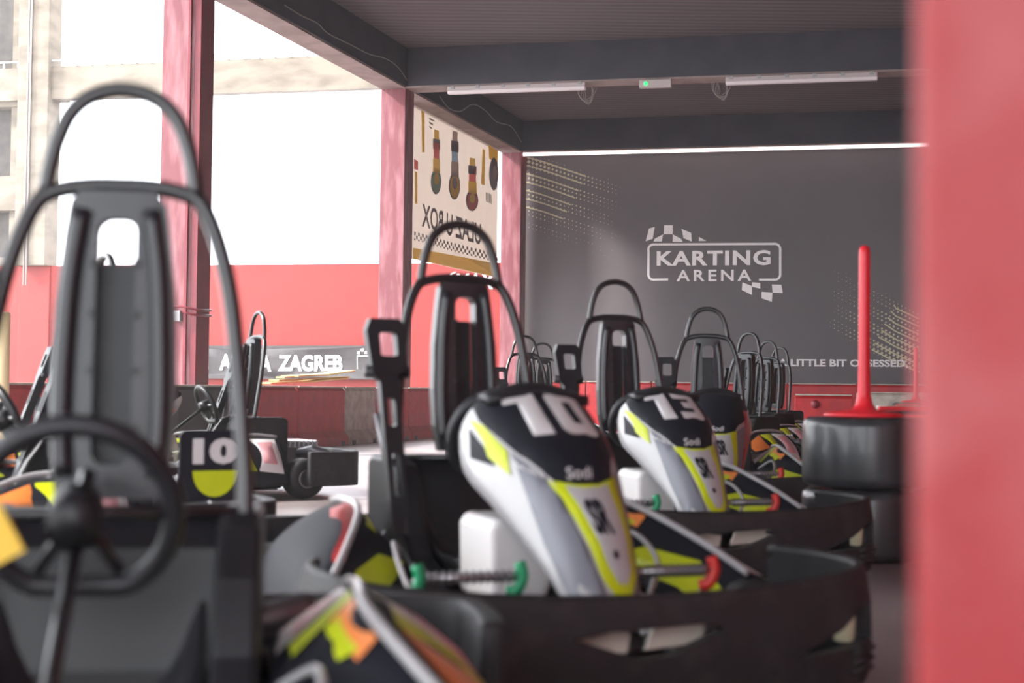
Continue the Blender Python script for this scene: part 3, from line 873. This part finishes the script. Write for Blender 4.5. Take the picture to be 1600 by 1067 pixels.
def make_kart():
    K = empty('racing_kart', (0, 0, 0))
    T = M['black_tube']
    # roll hoop, top loop and cross bar
    def lean(z): return -.11 * (1.137 - z) / .57 if z < 1.137 else .0 + (z - 1.137) * .05
    mb = MB()
    legs = [(-.225, .40), (-.235, .56), (-.225, .72), (-.212, .85), (-.196, .96), (-.172, 1.05), (-.145, 1.108), (-.115, 1.128)]
    L = [Vector((x, lean(z), z)) for x, z in legs]; Rr = [Vector((-p.x, p.y, p.z)) for p in L]
    bar = [Vector((x, lean(1.135), z)) for x, z in ((-.06, 1.139), (0, 1.141), (.06, 1.139))]
    mb.tube(catmull(L + bar + Rr[::-1], 5), .0155, T, 12)
    lp = [(-.134, 1.125), (-.125, 1.18), (-.113, 1.225), (-.092, 1.272), (-.055, 1.305), (0, 1.318), (.055, 1.305), (.092, 1.272), (.113, 1.225), (.125, 1.18), (.134, 1.125)]
    mb.tube(catmull([(x, lean(z), z) for x, z in lp], 4), .0145, T, 12)
    mb.tube([L[1], Rr[1]], .012, T, 10)
    mb.build('roll_hoop', K)
    # backrest with slot
    out = [(-.066, 1.125), (.066, 1.125), (.082, 1.105), (.09, 1.05), (.104, .92), (.108, .78), (.104, .66), (.09, .58), (-.09, .58), (-.104, .66), (-.108, .78), (-.104, .92), (-.09, 1.05), (-.082, 1.105)][::-1]
    slot = rrect(-.034, .64, .034, 1.075, .025)
    def seat_y(z): return -.015 - .10 * max(0, (1.1 - z)) * .9
    def fr_(a, b): return Vector((a, seat_y(b) - .045 + .35 * a * a * 8 * .3, b))
    def bk_(a, b): return Vector((a, seat_y(b) + .012, b))
    mb = MB(); mb.region(out, M['shell'], fr_, [slot], step=(.03, .05), both=bk_)
    for s in (-1, 1):                                     # raised side bolsters and notches
        pts = [Vector((s * x, seat_y(z) - .05, z)) for x, z in ((.06, 1.09), (.075, .98), (.082, .85), (.084, .72), (.078, .62))]
        mb.tube(catmull(pts, 4), .017, M['shell'], 8)
        for z in (.70, .80, .90, .99):
            mb.box((s * .037 - .006, seat_y(z) - .056, z), (s * .037 + .006, seat_y(z) - .04, z + .012), M['black_plastic'])
    mb.build('backrest', K)
    mb = MB(); mb.region(rrect(-.036, .60, .036, 1.0, .01), M['box'], lambda a, b: Vector((a, seat_y(b) + .02, b)), step=None, both=lambda a, b: Vector((a, seat_y(b) + .028, b)), smooth=False)
    mb.build('slot_panel', K)
    # seat bucket
    def sb(u, v):
        a = (u - .5) * 2; y = -.06 - .50 * v; w = .175
        z = interp(v, [0, .15, .3, .6, 1], [.5, .32, .2, .16, .2])
        return Vector((a * w, y + (.07 if v < .2 else 0) * (1 - abs(a)), z + (.02 + .16 * min(1, v * 4) * (1 - v * .6)) * abs(a) ** 3))
    mb = MB(); mb.grid(sb, 12, 14, M['shell'], thick=.012); mb.build('seat', K)
    # side boxes
    for s in (-1, 1):
        mb = MB()
        prof = [(.14, .07), (.14, .54), (.10, .56), (-.13, .56), (-.19, .54), (-.25, .46), (-.31, .34), (-.38, .27), (-.50, .24), (-.53, .20), (-.53, .07)]
        mb.prism(prof if s < 0 else prof[::-1], .19 * s, .265 * s, M['box'], lambda a, b, h: (h, a, b))
        mb.build('side_box', K, bevel=.012)
        mb = MB(); mb.box((.26 if s > 0 else -.50, -.32, .07), (.50 if s > 0 else -.26, .0, .25), M['black_plastic']); mb.build('battery_case', K, bevel=.015)
    mb = MB(); mb.prism([(-.05, .10), (-.05, .55), (-.065, .565), (-.085, .565), (-.15, .50), (-.19, .30), (-.20, .10)], -.26, .26, M['box'], lambda a, b, h: (h, a, b)); mb.build('seat_bulkhead', K, bevel=.012)
    # restraint arm on the right hand side
    mb = MB()
    def arm(a, b, h): return Vector((a, -.22 + (b - .5) * .36, b)) + Vector((0, h, 0))
    w0 = -.27
    outl = [(w0 - .028, .34), (w0 + .028, .34), (w0 + .03, .82), (w0 + .062, .845), (w0 + .066, .97), (w0 + .05, 1.0), (w0 - .045, 1.0), (w0 - .062, .96), (w0 - .05, .82), (w0 - .03, .80)]
    holes = [rrect(w0 - .02, .88, w0 + .035, .955, .01), rrect(w0 - .013, .66, w0 + .013, .75, .01), rrect(w0 - .013, .45, w0 + .013, .58, .01)]
    mb.region(outl, M['black_plastic'], lambda a, b: arm(a, b, -.025), holes, both=lambda a, b: arm(a, b, .025), smooth=False)
    mb.tube([arm(w0 - .07, .83, 0), arm(w0 + .07, .83, 0)], .02, M['black_plastic'], 10)
    mb.tube([arm(w0 - .03, .7, .04), arm(w0, .5, .07)], .012, M['engine'], 8)
    mb.build('restraint_arm', K)
    # steering wheel
    Cw = Vector((0, -.38, .64)); up = Vector((0, -math.sin(math.radians(24)), math.cos(math.radians(24)))); ax = Vector((0, -up.z, up.y)) 
    rt = Vector((1, 0, 0)); ring = []
    for k in range(40):
        a = 2 * PI * k / 40; rr = .143; y = math.sin(a) * rr
        if y < -.125: y = -.125
        ring.append(Cw + rt * math.cos(a) * rr + up * y)
    mb = MB(); mb.tube(ring, .017, M['black_plastic'], 12, closed=True); sw = mb.build('steering_wheel', K)
    sw.location = (0, 0, 0)
    mb = MB(); mb.tube([Cw - up * .1 - rt * .06, Cw + rt * .0], .011, T, 8); mb.tube([Cw - up * .1 + rt * .06, Cw], .011, T, 8)
    mb.tube([Cw - rt * .135, Cw, Cw + rt * .135], .011, T, 8); mb.build('spokes', sw)
    mb = MB(); mb.tube([Cw - ax * .02, Cw + ax * .05], .04, M['box'], 16); mb.build('hub', sw)
    mb = MB(); mb.tube([Cw, (0, -.95, .2)], .013, T, 10); mb.build('steering_column', K)
    # front fairing with its graphics
    mb = MB(); mb.grid(lambda u, v: fair(1 - 2 * u, v), 28, 36, M['silver'], thick=.008)
    uvpoly(mb, [(-.98, .02), (-.9, .1), (-.74, .25), (-.56, .44), (-.36, .62), (-.2, .645), (0, .655), (.18, .64), (.36, .62), (.62, .46), (.85, .3), (.98, .12), (.98, .02)], M['black_panel'])
    uvpoly(mb, [(-.86, .20), (-.70, .29), (-.6, .45), (-.70, .545), (-.76, .43), (-.74, .36)], M['yellow'], .005)
    uvpoly(mb, [(-.86, .25), (-.75, .4), (-.76, .48), (-.9, .38)], M['black_panel'], .004)
    uvpoly(mb, [(-.575, .46), (-.40, .615), (-.10, 1.0), (-.85, 1.0), (-.8, .79), (-.66, .60)], M['grey'], .003)
    uvpoly(mb, [(-.63, .95), (-.56, .93), (-.25, .998), (-.5, .998)], M['silver'], .005)
    uvpoly(mb, [(-.42, .61), (-.15, .64), (.13, .64), (.42, .60), (.56, .80), (.58, .92), (.36, .985), (.05, .985), (-.12, .94)], M['yellow'], .006)
    uvpoly(mb, [(-.27, .64), (-.05, .655), (.24, .64), (.40, .80), (.42, .90), (.30, .945), (.12, .945), (.0, .90)], M['silver'], .008)
    uvpoly(mb, [(.42, .60), (.98, .30), (1.0, .99), (.40, .99), (.58, .93), (.57, .8)], M['grey'], .003)
    uvpoly(mb, [(.6, .34), (.84, .27), (.9, .5), (.8, .7), (.7, .55)], M['red'], .005)
    uvpoly(mb, [(.74, .60), (.96, .5), (.98, .9), (.86, .95)], M['red'], .005)
    uvpoly(mb, [(.88, .33), (.98, .3), (.99, .46), (.9, .5)], M['orange'], .006)
    uvpoly(mb, [(-.12, .02), (.14, .02), (.12, .085), (-.1, .085)], M['yellow'], .005)
    f_ = fair_off(.009)
    mb.text('SR', (-.16, .80, .12, .69), M['black_panel'], lambda a, b: fair_off(.010)(a + (b - .69) * .8, b), bold=.05, split=.08)
    mb.text('Sodi', (-.22, .62, .10, .575), M['number'], fair_off(.006), bold=.01, split=.08, shear=.3)
    mb.text('kart', (-.60, .535, -.36, .50), M['number'], lambda a, b: fair_off(.006)(a - (.0), b + (a + .6) * .45), split=.08)
    uvpoly(mb, [(.14 + .05 * math.cos(a), .86 + .014 * math.sin(a)) for a in [2 * PI * k / 10 for k in range(10)]], M['black_panel'], .011)
    fairing = mb.build('front_fairing', K)
    # dashboard edge behind the fairing
    mb = MB(); mb.grid(lambda u, v: (Vector(((u - .5) * .3, -.66 - .08 * v, .735 + .04 * math.sin(u * PI) * (1 - v) + .0))), 8, 3, M['black_plastic'], thick=.03)
    mb.tube([(-.1, -.665, .775), (-.02, -.665, .79), (.05, -.665, .785)], .012, M['black_plastic'], 8)
    mb.build('dash_cowl', K)
    # white tank
    mb = MB(); mb.prism([(-.18, .20), (-.02, .20), (.02, .30), (-.03, .40), (-.07, .43), (-.17, .43), (-.185, .40)][::-1], -.86, -.58, M['white'], lambda a, b, h: (a, h, b)); mb.build('fuel_tank', K, bevel=.02, segs=3)['label'] = 'white plastic tank'
    # pedals
    for x0, x1, m, nm, lb in ((-.47, -.20, M['green'], 'throttle_pedal', 'green ended pedal'), (.12, .34, M['pedal_red'], 'brake_pedal', 'red ended pedal')):
        mb = MB(); mb.tube([(x0, -1.13, .31), (x1, -1.13, .31)], .012, M['steel'], 8)
        mb.tube([(x0 if x0 < 0 else x1, -1.13, .31), (x0 * .9 if x0 < 0 else x1 * .9, -1.02, .10)], .009, M['steel'], 8)
        for k in range(12):
            x = x0 + .03 + (x1 - x0 - .06) * k / 11; mb.tube([(x, -1.13, .31), (x + .006, -1.13, .31)], .017, M['engine'], 8)
        p = mb.build(nm, K); p['label'] = lb
        for x in ((x0, x1) if x0 < 0 else (x1,)):
            mb = MB(); mb.tube(catmull([(x, -1.13, .345), (x + .008, -1.135, .31), (x - .006, -1.13, .275), (x - .03, -1.12, .268)], 3), .016, m, 8)
            mb.build('pedal_grip', p)
    # floor pan, chassis tubes
    mb = MB(); mb.prism([(-.30, .05), (-.30, -.75), (-.20, -1.28), (.20, -1.28), (.30, -.75), (.30, .05)][::-1], .045, .055, M['engine']); mb.build('floor_pan', K)
    mb = MB()
    for s in (-1, 1):
        mb.tube(catmull([(s * .32, .5, .09), (s * .34, .1, .085), (s * .33, -.6, .085), (s * .24, -1.1, .09), (s * .2, -1.38, .12)], 4), .015, T, 8)
        mb.tube([(s * .2, -1.0, .13), (s * .56, -.95, .13)], .014, M['steel'], 8)
        mb.tube([(s * .62, -.1, .12), (s * .62, -.86, .12)], .012, T, 8)
        mb.tube([(s * .225, -.145, .42), (s * .33, .1, .085)], .012, T, 8)
    for y in (.5, .12, -.5, -1.05): mb.tube([(-.32, y, .09), (.32, y, .09)], .014, T, 8)
    mb.tube([(-.55, .12, .13), (.55, .12, .13)], .016, M['steel'], 10)
    mb.build('chassis', K)
    # wheels
    for s in (-1, 1):
        wheel(K, s * .56, -.96, .128, .13); wheel(K, s * .57, .12, .14, .18)
    # side pods
    for s in (-1, 1):
        Rg = [(.42, -.02, .42), (.43, -.2, .435), (.44, -.43, .42), (.54, -.68, .33), (.62, -.82, .25)]
        In = [(.29, -.04, .33), (.28, -.25, .30), (.29, -.45, .25), (.40, -.68, .19), (.50, -.80, .15)]
        Ou = [(.67, -.02, .11), (.69, -.2, .10), (.70, -.45, .10), (.69, -.68, .10), (.67, -.81, .11)]
        def lf(P, v): 
            Q = catmull([(s * a, b, c) for a, b, c in P], 6); return Q[min(int(v * (len(Q) - 1) + .5), len(Q) - 1)]
        rg, inn, ou = [[lf(P, j / 24) for j in range(25)] for P in (Rg, In, Ou)]
        def pod(u, v, off=0):
            j = v * 24; i = min(int(j), 23); t = j - i
            A = inn[i].lerp(inn[i + 1], t); B = rg[i].lerp(rg[i + 1], t); C = ou[i].lerp(ou[i + 1], t)
            if u < .4: p = A.lerp(B, u / .4); n = Vector((-s, -.5, .7))
            else:
                w = (u - .4) / .6; p = B.lerp(C, w) + Vector((s * .06, 0, .03)) * math.sin(w * PI); n = Vector((s, -.2, .8))
            return p + n.normalized() * off
        mb = MB(); mb.grid((lambda u, v: pod(u, v)) if s > 0 else (lambda u, v: pod(1 - u, v)), 16, 24, M['black_panel'], thick=-.008)
        def pp(pts, m, off=.006): mb.region(pts, m, lambda a, b: pod(a, b, off), step=(.1, .06))
        pp([(.05, .50), (.22, .62), (.30, .80), (.20, .98), (.02, .98), (.08, .8)], M['yellow'])
        pp([(.26, .34), (.33, .38), (.34, .55), (.26, .52)], M['yellow'])
        if s < 0:
            pp([(.36, .3), (.46, .3), (.44, .8), (.38, .8)], M['red'])
        else:
          pp([(.04, .01), (.37, .01), (.37, .19), (.04, .19)], M['white'])
          pp([(.12, .05), (.32, .05), (.32, .17), (.12, .17)], M['pink'], .009)
          pp([(.10, .21), (.38, .21), (.38, .31), (.12, .31)], M['yellow'])
          pp([(.28, .33), (.38, .33), (.38, .56), (.30, .56)], M['orange'])
          pp([(.44, .04), (.9, .06), (.86, .30), (.46, .30)], M['white'])
          pp([(.50, .10), (.80, .12), (.78, .26), (.52, .26)], M['pink'], .009)
          pp([(.46, .32), (.86, .32), (.84, .46), (.46, .46)], M['yellow'])
          pp([(.46, .48), (.7, .48), (.66, .72), (.46, .74)], M['orange'])
          pp([(.72, .50), (.95, .50), (.9, .95), (.7, .9)], M['grey'])
          pp([(.46, .78), (.64, .78), (.6, .97), (.46, .97)], M['white'])
        po = mb.build('side_pod', K)
        mb = MB(); mb.tube([p + Vector((0, 0, .006)) for p in rg], .011, M['silver'], 8); mb.build('edge_trim', po)
    # front bumper with openings
    mb = MB()
    hs = BL / 2 - .01
    outer = [(-hs, .05)] + [(-hs + 2 * hs * k / 48, .04) for k in range(1, 48)] + [(hs, .05), (hs, .26)] + [(hs - 2 * hs * k / 48, .285) for k in range(1, 48)] + [(-hs, .26)]
    holes = [[(-.20, .20), (-.10, .215), (.16, .225), (.20, .205), (.06, .155), (-.02, .148)]]
    for s in (-1, 1):
        h = [(s * .40, .125), (s * .56, .185), (s * .68, .21), (s * .70, .15), (s * .62, .135)]
        holes.append(h if s > 0 else h[::-1])
    mb.region(outer, M['rubber'], lambda a, b: bump_pt(a, b, 0), holes, step=(.04, .03), both=lambda a, b: bump_pt(a, b, -.035))
    for z, r_ in ((.283, .016), (.045, .016)):
        mb.tube([bump_pt(-hs + 2 * hs * k / 60, z, -.018) for k in range(61)], r_, M['rubber'], 8)
    for s in (-1, 1):
        for z in (.075, .10, .125):
            mb.tube([bump_pt(s * (.60 + .055 * k), z + .006 * math.sin(k * 2), .004) for k in range(8)], .008, M['rubber'], 6)
    fb = mb.build('front_bumper', K)
    mb = MB()
    mb.region([(-.17, .16), (-.03, .155), (-.02, .2), (-.17, .215)], M['barrier_white'], lambda a, b: bump_pt(a, b, -.07), both=lambda a, b: bump_pt(a, b, -.08))
    mb.build('slot_insert', fb); mb = MB()
    mb.region([(.02, .16), (.18, .17), (.18, .225), (.04, .21)], M['barrier_white'], lambda a, b: bump_pt(a, b, -.07), both=lambda a, b: bump_pt(a, b, -.08))
    mb.build('slot_insert', fb)
    for s in (-1, 1):
        mb = MB(); mb.tube([bump_pt(s * .665, .14, -.065), bump_pt(s * .665, .22, -.055)], .026, M['print_cream'], 10)
        mb.build('bumper_mount', fb)
    # rear bumper and motor
    mb = MB()
    rb = catmull([(-.68, .10, 0), (-.68, .34, 0), (-.62, .47, 0), (-.3, .53, 0), (.3, .53, 0), (.62, .47, 0), (.68, .34, 0), (.68, .10, 0)], 6)
    def rbf(u, v):
        t = u * (len(rb) - 1); i = min(int(t), len(rb) - 2); p = rb[i].lerp(rb[i + 1], t - i)
        return Vector((p.x, p.y, .09 + .24 * v))
    mb.grid(rbf, 42, 4, M['rubber'], thick=.05); mb.build('rear_bumper', K, bevel=.008)
    mb = MB(); mb.box((-.16, .16, .10), (.2, .44, .34), M['engine'])
    for k in range(7): mb.box((-.18, .18 + .035 * k, .34), (.2, .195 + .035 * k, .39), M['steel'])
    mb.tube([(.2, .25, .3), (.34, .3, .33), (.4, .42, .28)], .035, M['engine'], 12)
    mb.build('motor', K, bevel=.008)
    mb = MB(); mb.tube(catmull([(.3, -.35, .30), (.36, -.55, .36), (.34, -.8, .3), (.22, -1.0, .22)], 5), .008, M['silver'], 8); mb.build('hose', K); mb = MB()
    mb.tube(catmull([(-.3, -.40, .30), (-.38, -.6, .34), (-.4, -.85, .24), (-.33, -1.05, .14)], 5), .008, M['silver'], 8); mb.build('hose', K)
    return K, fairing

def place(K, px, d, psi, lab, grp):
    K.location = ((px - 800) / FPX * d, d, 0); K.rotation_euler = (0, 0, math.radians(psi))
    tag(K, lab, 'kart', grp)
    return K
GA, GB = 'karts of the near row', 'karts parked on the left'
proto, pf = make_kart()
spots = [
    (717, 5.02, 20, '10', 'black kart whose front fairing carries the number 10', GA),
    (185, 2.78, 8, 'bare', 'large blurred black kart in the near left foreground', GA),
    (961, 7.60, 15, '13', 'black kart whose front fairing carries the number 13', GA),
    (1105, 10.0, -3, None, 'black kart directly behind the one numbered 13', GA),
    (1170, 14.1, -50, None, 'nearest of the three small karts at the right end of the row', GA),
    (1200, 16.4, -50, None, 'middle of the three small karts at the right end of the row', GA),
    (1219, 18.7, -50, None, 'farthest of the three small karts at the right end of the row', GA),
    (160, 6.4, -58, None, 'kart with a number 10 plate seen through the near hoop', GB),
    (112, 8.9, -60, None, 'kart at the far left with its tilted restraint arm before the red wall', GB),
    (402, 11.2, -58, None, 'kart standing sideways before the dark wall banner', GB),
    (820, 15.6, 15, None, 'nearer of two tiny karts left of the dark logo wall', 'karts far off by the wall'),
    (848, 17.9, 15, None, 'farther of two tiny karts left of the dark logo wall', 'karts far off by the wall'),
]
karts = []
for i, (px, d, psi, num, lab, grp) in enumerate(spots):
    K = copy_tree(proto)
    place(K, px, d, psi, lab, grp)
    if num == 'bare':
        for c in [c for c in COL.objects if c.parent == K and c.name.split('.')[0] in ('front_fairing', 'dash_cowl', 'fuel_tank')]: bpy.data.objects.remove(c)
    elif num:
        f = [c for c in COL.objects if c.parent == K and c.name.startswith('front_fairing')][0]
        number_part(num, f)
    karts.append(K)
# the prototype itself is one more parked kart's source: remove it
for o in [c for c in COL.objects if c.parent and (c.parent == proto or (c.parent.parent == proto))] + [proto]:
    bpy.data.objects.remove(o)
# number plate on the back of the left kart
K = karts[7]
mb = MB(); mb.prism(rrect(.08, .34, .36, .61, .03), .715, .73, M['black_panel'], lambda a, b, h: (h, a, b))
mb.tube([(.69, .22, .2), (.71, .22, .4)], .012, M['silver'], 8)
pl = mb.build('number_plate', K); pl['label'] = 'black number plate reading 10 with yellow below'
mb = MB(); G = lambda a, b: Vector((.733, a, b))
mb.text('10', (.13, .48, .31, .58), M['number'], G, bold=.06)
mb.region([(.22 + .09 * math.cos(a), .455 + .10 * math.sin(a)) for a in [PI + PI * k / 12 for k in range(13)]], M['yellow'], G, smooth=False)
mb.build('plate_digits', pl)
# yellow tag on the bare steering column of the near kart
mb = MB(); mb.box((-.075, -.012, -.05), (-.01, .0, .035), M['ban_yellow'], Matrix.Translation((-.06, -.66, .60)) @ Matrix.Rotation(-.5, 4, 'Y')); mb.build('column_tag', karts[1])['label'] = 'yellow tag'
# lower the wheel of the near kart
for c in COL.objects:
    if c.parent == karts[1] and c.name.startswith('steering_wheel'): c.location = (0, -.12, -.05)

# thin haze added through the hall to lift the blacks like lens glare
hz = bpy.data.materials.new('veiling haze'); hz.use_nodes = True; nt = hz.node_tree; nt.nodes.clear()
vo = nt.nodes.new('ShaderNodeVolumeScatter'); vo.inputs['Color'].default_value = (.97, .95, .95, 1); vo.inputs['Density'].default_value = 0.0022; vo.inputs['Anisotropy'].default_value = 0.2
ou = nt.nodes.new('ShaderNodeOutputMaterial'); nt.links.new(vo.outputs[0], ou.inputs['Volume'])
mb = MB(); mb.box((-9, -3, .01), (11, 30, 5.4), hz); o = mb.build('haze')
tag(o, 'thin haze added through the hall in place of lens glare', 'haze', kind='stuff')
